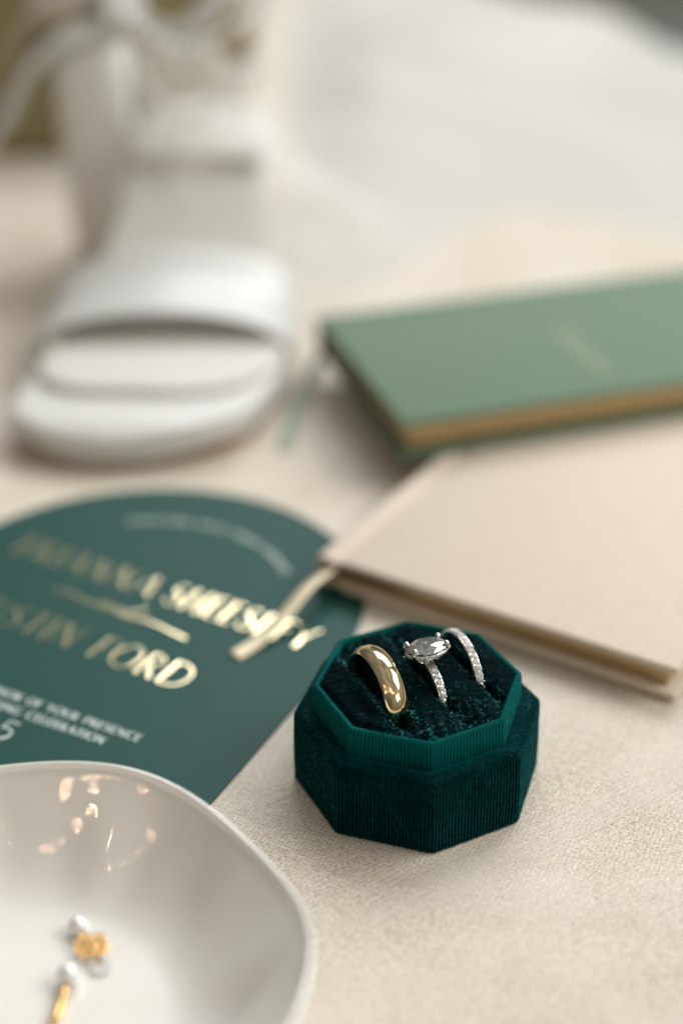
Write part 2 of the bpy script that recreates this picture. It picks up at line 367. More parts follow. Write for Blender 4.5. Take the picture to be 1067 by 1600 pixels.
na, nr = 560, 96; V = []
P, _ = octo(19.85, 2.0, na)
for i in range(nr):
    q = (i+.001)/(nr-1); q = min(q, 1)
    x = OC[0]+P[:, 0]*q; y = OC[1]+P[:, 1]*q
    z = cushion_z(x, y, np.full(na, q))
    V += list(zip(x, y, z))
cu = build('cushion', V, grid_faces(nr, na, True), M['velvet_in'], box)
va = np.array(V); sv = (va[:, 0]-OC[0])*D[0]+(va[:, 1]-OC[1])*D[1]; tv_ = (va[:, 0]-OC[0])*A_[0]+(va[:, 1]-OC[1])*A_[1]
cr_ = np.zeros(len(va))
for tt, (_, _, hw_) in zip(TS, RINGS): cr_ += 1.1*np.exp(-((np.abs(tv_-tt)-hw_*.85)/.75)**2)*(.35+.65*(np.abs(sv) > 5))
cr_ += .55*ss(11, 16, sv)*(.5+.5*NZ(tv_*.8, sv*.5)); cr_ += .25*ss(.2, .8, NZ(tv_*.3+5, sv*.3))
at = cu.data.attributes.new('crush_glint', 'FLOAT', 'POINT'); at.data.foreach_set('value', np.clip(cr_, 0, 1))  # painted glints where the pile is crushed: groove walls and front edge
# stray lint fibres caught in the velvet
V = []; F = []
for k in range(150):
    a = random.uniform(0, 2*PI)
    if k % 3:
        i = random.randrange(na); q = random.uniform(.1, .95); x, y = OC+P[i]*q; z = float(cushion_z(np.array([x]), np.array([y]), np.array([q]))[0])+.12
        d = Vector((math.cos(a), math.sin(a), random.uniform(0, .5)))
    else:
        Pq, Nq = octo(24.9, 1.3, 400); i = random.randrange(400); x, y = OC+Pq[i]+Nq[i]*.18; z = random.uniform(1, 19)
        d = Vector((-Nq[i][1]*random.choice((-1, 1))+.3*Nq[i][0], Nq[i][0]*.8+.3*Nq[i][1], random.uniform(-1, 1)))
    d = d.normalized()*random.uniform(.25, .8)
    p = Vector((x, y, z+BZ*.5)); v2, f2 = tube([p, p+d*.5+Vector((0, 0, .06)), p+d], .018, 3)
    F += [tuple(i_+len(V) for i_ in f) for f in f2]; V += v2
o = build('lint', V, F, mat('pale_lint', (.30, .36, .36), .8), box); o['kind'] = 'stuff'

# short pile standing off the edges of the velvet
V = []; F = []
def hair(p, nrm, L_, r_=.035):
    nrm = Vector(nrm).normalized(); d = (nrm+Vector((random.gauss(0, .35), random.gauss(0, .35), random.gauss(0, .35)))).normalized()
    u_ = d.orthogonal().normalized(); v_ = d.cross(u_); k = len(V)
    for a in (0, 2.1, 4.2): V.append(Vector(p)+r_*(math.cos(a)*u_+math.sin(a)*v_))
    V.append(Vector(p)+d*L_); F.extend([(k, k+1, k+3), (k+1, k+2, k+3), (k+2, k, k+3)])
Pb, Nb = octo(25.3, 1.5, 2400)
for k in range(15000):
    i = random.randrange(2400); n_ = Nb[i]; zc = random.random()
    if zc < .35: z = random.uniform(.1, .9); ins = -.1; nv = (n_[0], n_[1], -.3)
    elif zc < .75: a = random.uniform(.1, 1.5); z = 17.0+1.5*math.sin(a); ins = 1.6-1.5*math.cos(a)-.02; nv = (n_[0]*math.cos(a), n_[1]*math.cos(a), math.sin(a))
    else: z = random.uniform(1, 17); ins = -.05; nv = (n_[0], n_[1], .1)
    hair((OC[0]+Pb[i][0]-n_[0]*ins, OC[1]-.8+Pb[i][1]-n_[1]*ins, BZ+z), nv, random.uniform(.2, .5))
o = build('velvet_pile', V, F, M['velvet'], box); o['kind'] = 'stuff'
V = []; F = []
Pb, Nb = octo(21.3, 1.6, 2400)
for k in range(6000):
    i = random.randrange(2400); n_ = Nb[i]; a = random.uniform(.2, 2.6); ins = .75-.75*math.cos(a)
    hair((OC[0]+Pb[i][0]-n_[0]*ins, OC[1]+Pb[i][1]-n_[1]*ins, BZ+24.1+.7*math.sin(a)), (n_[0]*math.cos(a), n_[1]*math.cos(a), math.sin(a)), random.uniform(.12, .3), .03)
o = build('rim_pile', V, F, M['rim'], box); o['kind'] = 'stuff'

# ------------------------------------------------------------------ rings
D3 = Vector((D[0], D[1], 0)); A3 = Vector((A_[0], A_[1], 0)); Z3 = Vector((0, 0, 1))
def ring_mesh(c, cz, prof, n=160, dv=D3, av=A3):
    """prof: list of (offset along axis, radius); closed loop"""
    V = []
    for i in range(n):
        a = 2*PI*i/n; rad = math.cos(a)*dv+math.sin(a)*Z3
        for (ax, r) in prof: V.append(Vector((c[0], c[1], cz))+rad*r+av*ax)
    m_ = len(prof); F = []
    for i in range(n):
        for j in range(m_):
            F.append((i*m_+j, i*m_+(j+1) % m_, ((i+1) % n)*m_+(j+1) % m_, ((i+1) % n)*m_+j))
    return V, F
c, cz, _ = RINGS[0]
prof = [(2.6*math.sin(a), 9.95+1.35*math.cos(a)**1.0*(.55+.45*math.cos(a))) for a in np.linspace(-PI/2, PI/2, 17)]
prof = [(x, max(r, 10.05)) for x, r in prof]+[(2.35, 9.72), (1.2, 9.62), (0, 9.6), (-1.2, 9.62), (-2.35, 9.72)]
V, F = ring_mesh(c, cz, prof, 220)
o = build('gold_band', V, [f[::-1] for f in F], M['gold'])
o['label'] = 'wide plain polished yellow gold wedding band, leftmost in the ring box'; o['category'] = 'ring'; o['group'] = 'rings in the velvet box'
def brilliant(a, b, crown, pav, n=16):
    V = []; F = []
    def ringv(f, z, k, ph=0): return [(a*f*math.cos(2*PI*(i+ph)/k), b*f*math.sin(2*PI*(i+ph)/k), z) for i in range(k)]
    V += ringv(.56, crown, 8); V += ringv(.80, crown*.62, 8, .5); V += ringv(1, .08*crown, 16); V += ringv(1, -.06*crown, 16); V += ringv(.30, -pav*.74, 8, .5); V += [(0, 0, -pav)]
    T, C, G, H, B_, K = 0, 8, 16, 32, 48, 56
    F.append(tuple(range(8)))
    for i in range(8):
        j = (i+1) % 8
        F.append((T+j, T+i, C+i))                                   # star
        F.append((T+j, C+i, G+(2*i+2) % 16, C+j))                   # kite
        F.append((C+i, G+2*i+1, G+(2*i+2) % 16)); F.append((C+i, G+2*i, G+2*i+1))
        F.append((B_+i, H+(2*i+2) % 16, H+2*i+1)); F.append((B_+i, H+2*i+1, H+2*i))
        F.append((B_+i, K, B_+j, H+(2*i+2) % 16))
    for i in range(24):
        F.append((G+i, H+i, H+(i+1) % 16, G+(i+1) % 16))
    return V, F
def gem_mesh(name, d, m_):
    r = d/2; V = []; F = []
    k = 8
    V += [(r*.55*math.cos(2*PI*i/k), r*.55*math.sin(2*PI*i/k), r*.36) for i in range(k)]
    V += [(r*math.cos(2*PI*(i+.5)/k), r*math.sin(2*PI*(i+.5)/k), 0) for i in range(k)]
    V += [(0, 0, -r*.85)]
    F.append(tuple(range(k)))
    for i in range(k):
        j = (i+1) % k
        F.append((i, k+i, j)); F.append((j, k+i, k+j)); F.append((k+i, 2*k, k+j))
    me = bpy.data.meshes.new(name); me.from_pydata([(x*S, y*S, z*S) for x, y, z in V], [], F); me.materials.append(m_); me.update(); return me
def ball_mesh(name, r, m_, seg=16, rings=10):
    V = [(0, 0, r)]; F = []
    for i in range(1, rings):
        a = PI*i/rings
        V += [(r*math.sin(a)*math.cos(2*PI*j/seg), r*math.sin(a)*math.sin(2*PI*j/seg), r*math.cos(a)) for j in range(seg)]
    V.append((0, 0, -r)); L = len(V)-1
    for j in range(seg):
        F.append((0, 1+j, 1+(j+1) % seg)); F.append((L, L-seg+(j+1) % seg, L-seg+j))
    for i in range(rings-2):
        for j in range(seg): F.append((1+i*seg+j, 1+(i+1)*seg+j, 1+(i+1)*seg+(j+1) % seg, 1+i*seg+(j+1) % seg))
    me = bpy.data.meshes.new(name); me.from_pydata([(x*S, y*S, z*S) for x, y, z in V], [], F); me.materials.append(m_)
    me.polygons.foreach_set('use_smooth', [True]*len(F)); me.update(); return me
bead = ball_mesh('bead', .2, M['white_gold'], 8, 6)
def pave(parent, c, cz, R, av, dv, d, a0, a1, wid):
    g = gem_mesh('diamond', d, M['pave']); step = d*1.04/R; a = a0
    k = 0
    while a < a1:
        rad = math.cos(a)*dv+math.sin(a)*Z3; p = Vector((c[0], c[1], cz))+rad*(R+.02)
        q = rad.to_track_quat('Z', 'Y') @ Vector((0, 0, 1)).rotation_difference(Vector((random.uniform(-.12, .12), random.uniform(-.12, .12), 1)))
        put('diamond', g, parent, p, q)
        a2 = a+step/2; rad2 = math.cos(a2)*dv+math.sin(a2)*Z3
        for s_ in (-1, 1): put('bead', bead, parent, Vector((c[0], c[1], cz))+rad2*(R+.05)+av*s_*wid*.40)
        a += step; k += 1
def band_prof(R, hw, th): return [(-hw, R-th*.2), (-hw*.85, R), (-hw*.6, R-.12), (0, R-.28), (hw*.6, R-.12), (hw*.85, R), (hw, R-th*.2), (hw*.9, R-th*.9), (0, R-th), (-hw*.9, R-th*.9)]
# engagement ring
c, cz, _ = RINGS[1]; R = 9.3
eng = thing('engagement_ring', 'white gold engagement ring with one large oval diamond, middle of the box', 'ring', (c[0], c[1], cz-R), 'rings in the velvet box')
V, F = ring_mesh(c, cz, band_prof(R, 1.0, 1.7), 150); build('shank', V, [f[::-1] for f in F], M['white_gold'], eng)
pave(eng, c, cz, R, A3, D3, 1.35, .22, 1.15, 2.0); pave(eng, c, cz, R, A3, D3, 1.35, PI-1.15, PI-.1, 2.0)
SC = Vector((c[0]+.2, c[1]-.4, cz+R+3.1)); EA, EB = 4.75, 3.35
tilt = Matrix.Rotation(math.atan2(A_[1], A_[0]), 3, 'Z') @ Matrix.Rotation(-.12, 3, 'X')
def loc(x, y, z): return SC+tilt @ Vector((x, y, z))
V, F = brilliant(EA, EB, 1.25, 2.7)
build('oval_diamond', [loc(*v) for v in V], F, M['diamond'], eng, smooth=False)
ring_pts = lambda f, z, n_=48: [loc(EA*f*math.cos(2*PI*i/n_), EB*f*math.sin(2*PI*i/n_), z) for i in range(n_+1)]
V, F = tube(ring_pts(.93, -.85), .38, 8, False); build('halo_rail', V, F, M['white_gold'], eng)
V, F = tube(ring_pts(.62, -2.0), .34, 8, False); build('gallery_rail', V, F, M['white_gold'], eng)
g = gem_mesh('diamond', .95, M['pave'])
for i in range(26):
    a = 2*PI*i/26; nrm = tilt @ Vector((math.cos(a)/EA, math.sin(a)/EB, -.02)).normalized()
    put('diamond', g, eng, loc(EA*1.0*math.cos(a), EB*1.02*math.sin(a), -.85), nrm.to_track_quat('Z', 'Y'))
for a in (.62, PI-.62, PI+.62, -.62):
    x, y = EA*math.cos(a), EB*math.sin(a)
    pts = [loc(x*.45, y*.45, -3.2), loc(x*.85, y*.85, -1.6), loc(x*1.08, y*1.08, -.5), loc(x*1.07, y*1.07, .35), loc(x*.98, y*.98, .75)]
    V, F = tube(cat_rom(pts, 5), [.36]*11+[.38, .42, .46, .48, .5, .54, .58, .6, .55], 10)if False else tube(cat_rom(pts, 5), .42, 10)
    pr = build('claw', V, F, M['white_gold'], eng)
    put('claw_tip', ball_mesh('claw_tip', .62, M['white_gold']), pr, loc(x*1.0, y*1.0, .75))
for s_ in (-1, 1):
    V, F = tube([loc(s_*1.1, 0, -2.0), loc(s_*.7, 0, -3.0), loc(s_*.2, 0, -3.7)], .4, 8); build('basket_arm', V, F, M['white_gold'], eng)
# eternity band
c, cz, _ = RINGS[2]; R = 10.3
etb = thing('eternity_band', 'slim white gold band set with small diamonds, rightmost in the ring box', 'ring', (c[0], c[1], cz-R), 'rings in the velvet box')
D3b = Vector((.37, -.929, 0)); A3b = Vector((.929, .37, 0))
V, F = ring_mesh(c, cz, band_prof(R, .95, 1.6), 150, D3b, A3b); build('shank', V, [f[::-1] for f in F], M['white_gold'], etb)
pave(etb, c, cz, R, A3b, D3b, 1.3, .1, PI-.1, 1.9)

# ------------------------------------------------------------------ lettering (own stroke alphabet: thick stems, thin hairlines)
def arc(cx, cy, rx, ry, a0, a1, n=14): return [(cx+rx*math.cos(math.radians(a0+(a1-a0)*i/n)), cy+ry*math.sin(math.radians(a0+(a1-a0)*i/n))) for i in range(n+1)]
def bez(*P, n=14):
    o = []
    for i in range(n+1):
        t_ = i/n; Q = [np.array(p, float) for p in P]
        while len(Q) > 1: Q = [q*(1-t_)+r*t_ for q, r in zip(Q[:-1], Q[1:])]
        o.append(tuple(Q[0]))
    return o
G = {  # char: (advance, [(thick?, points)])
 'A': (.78, [(0, [(0, 0), (.38, 1)]), (1, [(.38, 1), (.74, 0)]), (0, [(.13, .34), (.61, .34)])]),
 'B': (.62, [(1, [(.08, 0), (.08, 1)]), (0, arc(.1, .76, .36, .24, 90, -90)), (0, arc(.1, .26, .44, .26, 90, -90))]),
 'C': (.84, [(1, arc(.46, .5, .42, .5, 130, 230)), (0, arc(.46, .5, .42, .5, 45, 130)), (0, arc(.46, .5, .42, .5, 230, 315))]),
 'D': (.86, [(1, [(.08, 0), (.08, 1)]), (0, bez((.08, 1), (.8, 1.02), (.8, .5))), (0, bez((.8, .5), (.8, -.02), (.08, 0)))]),
 'E': (.54, [(1, [(.08, 0), (.08, 1)]), (0, [(.08, .98), (.5, .98)]), (0, [(.08, .52), (.42, .52)]), (0, [(.08, .02), (.5, .02)])]),
 'F': (.52, [(1, [(.08, 0), (.08, 1)]), (0, [(.08, .98), (.5, .98)]), (0, [(.08, .52), (.42, .52)])]),
 'G': (.86, [(1, arc(.46, .5, .42, .5, 130, 230)), (0, arc(.46, .5, .42, .5, 45, 130)), (0, arc(.46, .5, .42, .5, 230, 320)), (1, [(.76, .1), (.76, .45)])]),
 'H': (.78, [(1, [(.08, 0), (.08, 1)]), (1, [(.68, 0), (.68, 1)]), (0, [(.08, .52), (.68, .52)])]),
 'I': (.26, [(1, [(.1, 0), (.1, 1)])]),
 'J': (.40, [(1, [(.26, .2), (.26, 1)]), (0, bez((.26, .2), (.24, -.05), (0, .02)))]),
 'L': (.52, [(1, [(.08, 0), (.08, 1)]), (0, [(.08, .02), (.5, .02)])]),
 'M': (.96, [(0, [(.08, 0), (.12, 1)]), (1, [(.12, 1), (.46, .1)]), (0, [(.46, .1), (.8, 1)]), (1, [(.8, 1), (.86, 0)])]),
 'N': (.80, [(0, [(.08, 0), (.08, 1)]), (1, [(.08, 1), (.7, 0)]), (0, [(.7, 0), (.7, 1)])]),
 'O': (.92, [(1, arc(.46, .5, .42, .5, 140, 220)), (0, arc(.46, .5, .42, .5, 40, 140)), (0, arc(.46, .5, .42, .5, 220, 320)), (1, arc(.46, .5, .42, .5, -40, 40))]),
 'P': (.60, [(1, [(.08, 0), (.08, 1)]), (0, arc(.1, .73, .44, .27, 90, -90))]),
 'Q': (.92, [(1, arc(.46, .5, .42, .5, 140, 220)), (0, arc(.46, .5, .42, .5, 40, 140)), (0, arc(.46, .5, .42, .5, 220, 320)), (1, arc(.46, .5, .42, .5, -40, 40)), (0, [(.5, .2), (.9, -.15)])]),
 'R': (.66, [(1, [(.08, 0), (.08, 1)]), (0, arc(.1, .75, .42, .25, 90, -90)), (1, [(.26, .5), (.6, 0)])]),
 'S': (.60, [(0, bez((.5, .84), (.4, 1.04), (.06, 1.02), (.08, .74))), (1, bez((.08, .74), (.12, .52), (.5, .5), (.52, .26))), (0, bez((.52, .26), (.5, -.06), (.14, -.06), (.04, .2)))]),
 'T': (.62, [(1, [(.3, 0), (.3, 1)]), (0, [(0, .98), (.6, .98)])]),
 'U': (.76, [(1, [(.08, .3), (.08, 1)]), (0, arc(.36, .3, .28, .3, 180, 360)), (0, [(.64, .3), (.64, 1)])]),
 'V': (.74, [(1, [(0, 1), (.36, 0)]), (0, [(.36, 0), (.7, 1)])]),
 'W': (1.1, [(1, [(0, 1), (.3, 0)]), (0, [(.3, 0), (.54, 1)]), (1, [(.54, 1), (.8, 0)]), (0, [(.8, 0), (1.06, 1)])]),
 'Y': (.72, [(1, [(0, 1), (.36, .46)]), (0, [(.36, .46), (.68, 1)]), (1, [(.36, .46), (.36, 0)])]),
 '2': (.60, [(0, bez((.04, .74), (.08, 1.06), (.5, 1.04), (.5, .72))), (1, bez((.5, .72), (.48, .4), (.2, .3), (.02, .02))), (0, [(.02, .02), (.54, .02)])]),
 '5': (.60, [(0, [(.14, .98), (.5, .98)]), (0, [(.14, .98), (.1, .55)]), (0, bez((.1, .55), (.3, .68), (.56, .6), (.54, .3))), (1, bez((.54, .3), (.5, -.04), (.16, -.06), (.02, .14)))]),
 ' ': (.42, []),
}
def text_width(s, track): return sum(G[ch][0]+track for ch in s)-track
def ribbon2d(pts, w_):
    L, R_ = [], []; m_ = len(pts)
    for i in range(m_):
        a = np.array(pts[max(i-1, 0)]); b_ = np.array(pts[min(i+1, m_-1)]); d = (b_-a)/max(np.hypot(*(b_-a)), 1e-9); nrm = np.array([-d[1], d[0]])*w_/2
        p = np.array(pts[i]); L.append(p+nrm); R_.append(p-nrm)
    return L, R_
CC = np.array([-56.0, 323.3]); CR = 62.0; CROT = -0.486
CU = np.array([math.cos(CROT), math.sin(CROT)]); CV = np.array([-CU[1], CU[0]])
CZ0, CZ1 = 0.02, 0.50
def lettering(name, strokes, z, th, m_, parent, turn=0.0):
    ct, st_ = math.cos(turn), math.sin(turn)
    """strokes: list of (thick width mm, pts in card uv)"""
    V = []; F = []
    for w_, pts in strokes:
        L, R_ = ribbon2d(pts, w_); k = len(V); n_ = len(pts)
        for a, b_ in zip(L, R_):
            for q, zz in ((a, z), (b_, z), (b_, z+th), (a, z+th)):
                p = CC+CU*(q[0]*ct-q[1]*st_)+CV*(q[0]*st_+q[1]*ct); V.append((p[0], p[1], zz))
        F += [tuple(k+i for i in f) for f in grid_faces(n_, 4, True)]+[(k+3, k+2, k+1, k), tuple(k+(n_-1)*4+i for i in range(4))]
    return build(name, V, F, m_, parent, smooth=False)
def line_text(s, u0, u1, v, h, thick, thin, track=.12, slant=0):
    sc_ = (u1-u0)/text_width(s, track); x = 0; o = []
    for ch in s:
        adv, st = G[ch]
        for tk, pts in st: o.append((thick if tk else thin, [(u0+(x+px+slant*py)*sc_, v+py*h) for px, py in pts]))
        x += adv+track
    return o
def arc_text(s, r, a0, a1, h, thick, thin, track=.2):
    tw = text_width(s, track); x = 0; o = []; k = math.radians(a0-a1)/tw
    for ch in s:
        adv, st = G[ch]
        for tk, pts in st:
            q = []
            for px, py in pts:
                a = math.radians(a0)-(x+px)*k; rr = r+py*h; q.append((rr*math.cos(a), rr*math.sin(a)))
            o.append((thick if tk else thin, q))
        x += adv+track
    return o
card = thing('invitation_card', 'dark teal arched wedding invitation with gold foil names', 'invitation', (-75, 285, CZ0))
pts = [(CR*math.cos(a), CR*math.sin(a)) for a in np.linspace(0, PI, 91)]+[(-CR, -114), (CR, -114)]
n = len(pts); V = [(*(CC+CU*x+CV*y), z) for z in (CZ0, CZ1) for x, y in pts]
F = [tuple(range(n))[::-1], tuple(range(n, 2*n))]+[(i, (i+1) % n, n+(i+1) % n, n+i) for i in range(n)]
build('card_stock', V, F, M['card'], card, smooth=False)
zt = CZ1+.004
lettering('foil_name_line', line_text('BRIANNA', -46.5, 2.6, 2.2, 9.8, 1.1, .38, .18)+line_text('SHEESLEY', 6.8, 52, 2.2, 9.8, 1.1, .38, .18), zt, .05, M['foil'], card, -.055)
lettering('foil_name_line', line_text('JUSTIN FORD', -37, 34.5, -27.2, 9.6, 1.1, .4, .16), zt, .05, M['foil'], card, -.055)
sw = []
sw.append((1.3, bez((-19, -.5-13), (-14, -10.5), (-10, -15), (-3, -13.2))))
def an(x): return [(1.2, bez((x+2.4, -12), (x-.6, -10.2), (x-1.2, -15), (x+1.8, -13.8))), (1.1, bez((x+2.6, -11.8), (x+2.0, -14.6), (x+2.8, -14.6), (x+3.8, -13.4)))]
sw += an(-3.5)
sw += [(1.1, [(1.0, -11.6), (.4, -14.6)]), (1.1, bez((.4, -14.2), (2.4, -10), (3.0, -12), (2.8, -14.4))), (1.2, bez((6.2, -12.4), (3.4, -11), (3, -15.4), (6, -13.6))), (1.3, bez((9.2, -8.6), (7, -9.4), (5.4, -13), (6.4, -14.6))), (1.3, bez((6.4, -14.6), (12, -11.5), (18, -14), (26, -14.8)))]
sw = [(w_*.55, [(x-2.8, y+6.2) for x, y in p_]) for w_, p_ in sw]
lettering('foil_script_line', sw, zt, .05, M['foil'], card, -.055)
lettering('printed_arc_line', arc_text('TOGETHER WITH THEIR FAMILIES', 41.2, 128, 44, 2.3, .5, .26), zt, .03, M['white_ink'], card)
lettering('printed_line', line_text('REQUEST THE HONOR OF YOUR PRESENCE', -35.5, 35.5, -50.4, 2.5, .55, .28, .16), zt, .03, M['white_ink'], card)
lettering('printed_line', line_text('AT THEIR WEDDING CELEBRATION', -29, 28.4, -54.9, 2.5, .55, .28, .16), zt, .03, M['white_ink'], card)
lettering('printed_numerals', line_text('25', -3.6, 7.6, -64, 6.6, .8, .5, .2), zt, .03, M['white_ink'], card)

# ------------------------------------------------------------------ books
def book(name, label, ox, oy, rot, wid, dep, z0, z1, m_, ct=2.0, group=None):
    u = np.array([math.cos(rot), math.sin(rot)]); v = np.array([-u[1], u[0]]); o_ = np.array([ox, oy])
    P = lambda a, b_, z: (*(o_+u*a+v*b_), z)
    root = thing(name, label, 'book', (*(o_+u*wid/2+v*dep/2), z0), group)
    def ext(nm, prof, b0, b1, mm, bv=.5):
        n_ = len(prof); V_ = [P(a, b0, z) for a, z in prof]+[P(a, b1, z) for a, z in prof]
        F_ = [tuple(range(n_)), tuple(range(n_, 2*n_))[::-1]]+[(i, n_+i, n_+(i+1) % n_, (i+1) % n_) for i in range(n_)]
        ob = build(nm, V_, F_, mm, root, smooth=True)
        if bv: bevel(ob, bv)
        return ob
    g0, g1, g2, g3 = 2.6, 4.2, 6.2, 8.0
    ext('front_cover', [(1.0, z1), (g0, z1), (g1, z1-.9), (g2, z1-.9), (g3, z1), (wid, z1), (wid, z1-ct), (g3, z1-ct), (1.0, z1-ct)], 0, dep, m_)
    ext('back_cover', [(1.0, z0+ct), (g3, z0+ct), (wid, z0+ct), (wid, z0), (g3, z0), (g2, z0+.9), (g1, z0+.9), (g0, z0), (1.0, z0)], 0, dep, m_)
    ext('spine', [(-.6, z0+.9), (-.9, (z0+z1)/2), (-.6, z1-.9), (0.1, z1-.15), (1.4, z1-.1), (1.4, z1-1.6), (1.0, z1-ct), (1.0, z0+ct), (1.4, z0+1.6), (1.4, z0+.1), (.1, z0+.15)], .05, dep-.05, m_, .4)
    ext('page_block', [(1.8, z0+ct+.02), (wid-3, z0+ct+.02), (wid-3, z1-ct-.02), (1.8, z1-ct-.02)], 2.6, dep-2.6, M['gilt'], .25)
    return root, P
peach, PP = book('vow_book', 'blush cloth vow book with gilt page edges lying under the green one', -6.3, 328.9, -0.569, 101.5, 142, 0.62, 10.2, M['peach'], 1.9, 'vow books')
green, PG = book('vow_book', 'sage green vow book with gilt page edges stacked on top', 18.8-.2926*90, 382.3+.9562*90, 0.297-PI/2, 90, 152, 10.25, 23.3, M['sage'], 1.9, 'vow books')
def foil_marks(P, z, parent, u0, v0, sc_, nm):
    """faint foil script title, a looping line with small dots"""
    V = []; F = []
    st = []
    for k in range(4):
        x = u0+k*9*sc_
        st.append(bez((x, v0+6*sc_), (x+1*sc_, v0-2*sc_), (x+3*sc_, v0-2*sc_), (x+5*sc_, v0+7*sc_)))
        st.append(bez((x+5*sc_, v0+7*sc_), (x+2*sc_, v0+1*sc_), (x+8*sc_, v0-3*sc_), (x+9*sc_, v0+3*sc_)))
    for s_ in st:
        L, R_ = ribbon2d(s_, .3); k0 = len(V); n_ = len(s_)
        for a, b_ in zip(L, R_):
            for q, zz in ((a, z), (b_, z), (b_, z+.05), (a, z+.05)): V.append(P(q[0], q[1], zz))
        F += [tuple(k0+i for i in f) for f in grid_faces(n_, 4, True)]
    return build(nm, V, F, M['pale_foil'], parent, smooth=False)
foil_marks(PP, 10.21, peach, 62, 62, 1.0, 'foil_title')
foil_marks(PG, 23.31, green, 40, 72, 1.0, 'foil_title')
# ribbons (bookmarks are parts of their books)
def wv(P_): return cat_rom(P_, 8)
pts = wv([(6, 338, 5.2), (1.5, 332, 5.6), (-3, 326, 7.2), (-9.0, 318, 7.0), (-15.2, 308.5, 4.2), (-21.8, 300.5, 1.9), (-27.4, 295.2, 1.1)])
V, F = strip(pts, 3.7, .28, [Vector((.80+.1*math.sin(i*.2), -.35, .5-.015*i)) for i in range(len(pts))]); bevel(build('ribbon', V, F, M['gold_ribbon'], peach), .08, 1)
pts = wv([(4, 466, 11.5), (-3, 468, 12), (-9, 463, 6), (-12.5, 452, 1.4), (-15.5, 436, .8), (-17, 424, .6), (-18.2, 410, .6)])
V, F = strip(pts, 4.4, .3); bevel(build('ribbon', V, F, M['sage_ribbon'], green), .08, 1)

# ------------------------------------------------------------------ porcelain dish
DC = np.array([-62.0, 175.5]); ZB = .9
def dish_pt(th_, q, outer=False):
    """q 0 centre .. 1 rim"""
    Rr = 54.6*51.5/math.hypot(51.5*math.cos(th_), 54.6*math.sin(th_))*(1+.008*math.cos(3*th_+.6)+.006*math.cos(7*th_-1.1))
    zr = 20.8+1.5*math.cos(3*th_-4.6)+.9*math.cos(5*th_+.5)
    r0 = .50
    if q < r0: r = q/r0*29; z = 2.6+.5*(q/r0)**2
    else:
        s = (q-r0)/(1-r0); r = 29+(Rr-29)*(s**.86)
        z = 3.1+(zr-3.1)*(1-math.cos(s*PI/2*.98))**.92 if s < 1 else zr
        dent = math.exp(-((th_-.25)/.16)**2)*math.sin(PI*s)+.8*math.exp(-((th_-.62)/.13)**2)*math.sin(PI*s)*s
        r -= 1.9*dent; r += .9*math.sin(PI*s)*math.cos(7*th_+.5)+.35*math.sin(PI*s)*math.cos(17*th_+1)
    return r, z
nth, nq = 220, 56; V = []
for i in range(nq):
    q = i/(nq-1)
    for j in range(nth):
        a = 2*PI*j/nth; aa = (a+PI) % (2*PI)-PI; r, z = dish_pt(aa, max(q, .002))
        V.append((DC[0]+r*math.cos(a), DC[1]+r*math.sin(a), z+ZB))
for a_ in np.linspace(0.25, PI-.1, 7):                    # rolled lip
    for j in range(nth):
        a = 2*PI*j/nth; aa = (a+PI) % (2*PI)-PI; r, z = dish_pt(aa, 1.0)
        rr = r+.55*(1-math.cos(a_)); zz = z+.55*math.sin(a_)
        V.append((DC[0]+rr*math.cos(a), DC[1]+rr*math.sin(a), zz+ZB))
for i in range(30):
    q = 1-(i+1)/30
    for j in range(nth):
        a = 2*PI*j/nth; aa = (a+PI) % (2*PI)-PI; r, z = dish_pt(aa, max(q, .45))
        if q < .45: r = r*q/.45+.001
        V.append((DC[0]+(r+1.05*min(1, q*1.5))*math.cos(a), DC[1]+(r+1.05*min(1, q*1.5))*math.sin(a), max(z-1.6, .9)+ZB))
dish = thing('trinket_dish', 'glossy white porcelain dish with wavy rim holding pearl earrings', 'dish', (DC[0], DC[1], ZB))
build('bowl', V, grid_faces(nq+7+30, nth, True), M['porcelain'], dish)
V = []
for (r, z) in ((26, 1.6), (26.4, .1), (27, -.25), (28, -.25), (28.6, .1), (29.2, 1.6)):
    V += [(DC[0]+r*math.cos(2*PI*j/nth), DC[1]+r*math.sin(2*PI*j/nth), z+ZB) for j in range(nth)]
build('foot_ring', V, grid_faces(6, nth, True, True), M['porcelain'], dish)

# ------------------------------------------------------------------ earrings in the dish
FL = ZB+2.7
def uvsphere(c_, r): 
    m_ = ball_mesh('pearl', r, M['pearl'], 32, 20); return m_
ear1 = thing('pearl_earring', 'pearl earring with a gold knot cluster and clear back, upper one in the dish', 'earring', (-50.5, 197, FL), 'pearl earrings in the dish')
put('pearl', uvsphere(0, 2.0), ear1, (-51.9, 199.7, FL+2.1))
random.seed(11)
for k in range(9):
    a = 2*PI*k/9; cx_, cy_ = -48.6+2.3*math.cos(a)*.9, 195.1+2.1*math.sin(a); r_ = random.uniform(.75, 1.15); tl = random.uniform(-.9, .9); az = random.uniform(0, PI)
    ax1 = Vector((math.cos(az), math.sin(az), 0)); ax2 = Vector((-math.sin(az)*math.cos(tl), math.cos(az)*math.cos(tl), math.sin(tl)))
    pts = [Vector((cx_, cy_, FL+1.6+random.uniform(-.3, .3)))+ax1*r_*math.cos(t_)*1.25+ax2*r_*math.sin(t_) for t_ in np.linspace(0, 2*PI, 17)]
    V, F = tube(pts, .26, 6, False); build('gold_loop', V, F, M['earring_gold'], ear1)
V, F = tube([(-50.9, 198.3, FL+1.8), (-49.8, 196.8, FL+1.7), (-48.6, 195.2, FL+1.5)], .35, 8); build('gold_stem', V, F, M['earring_gold'], ear1)
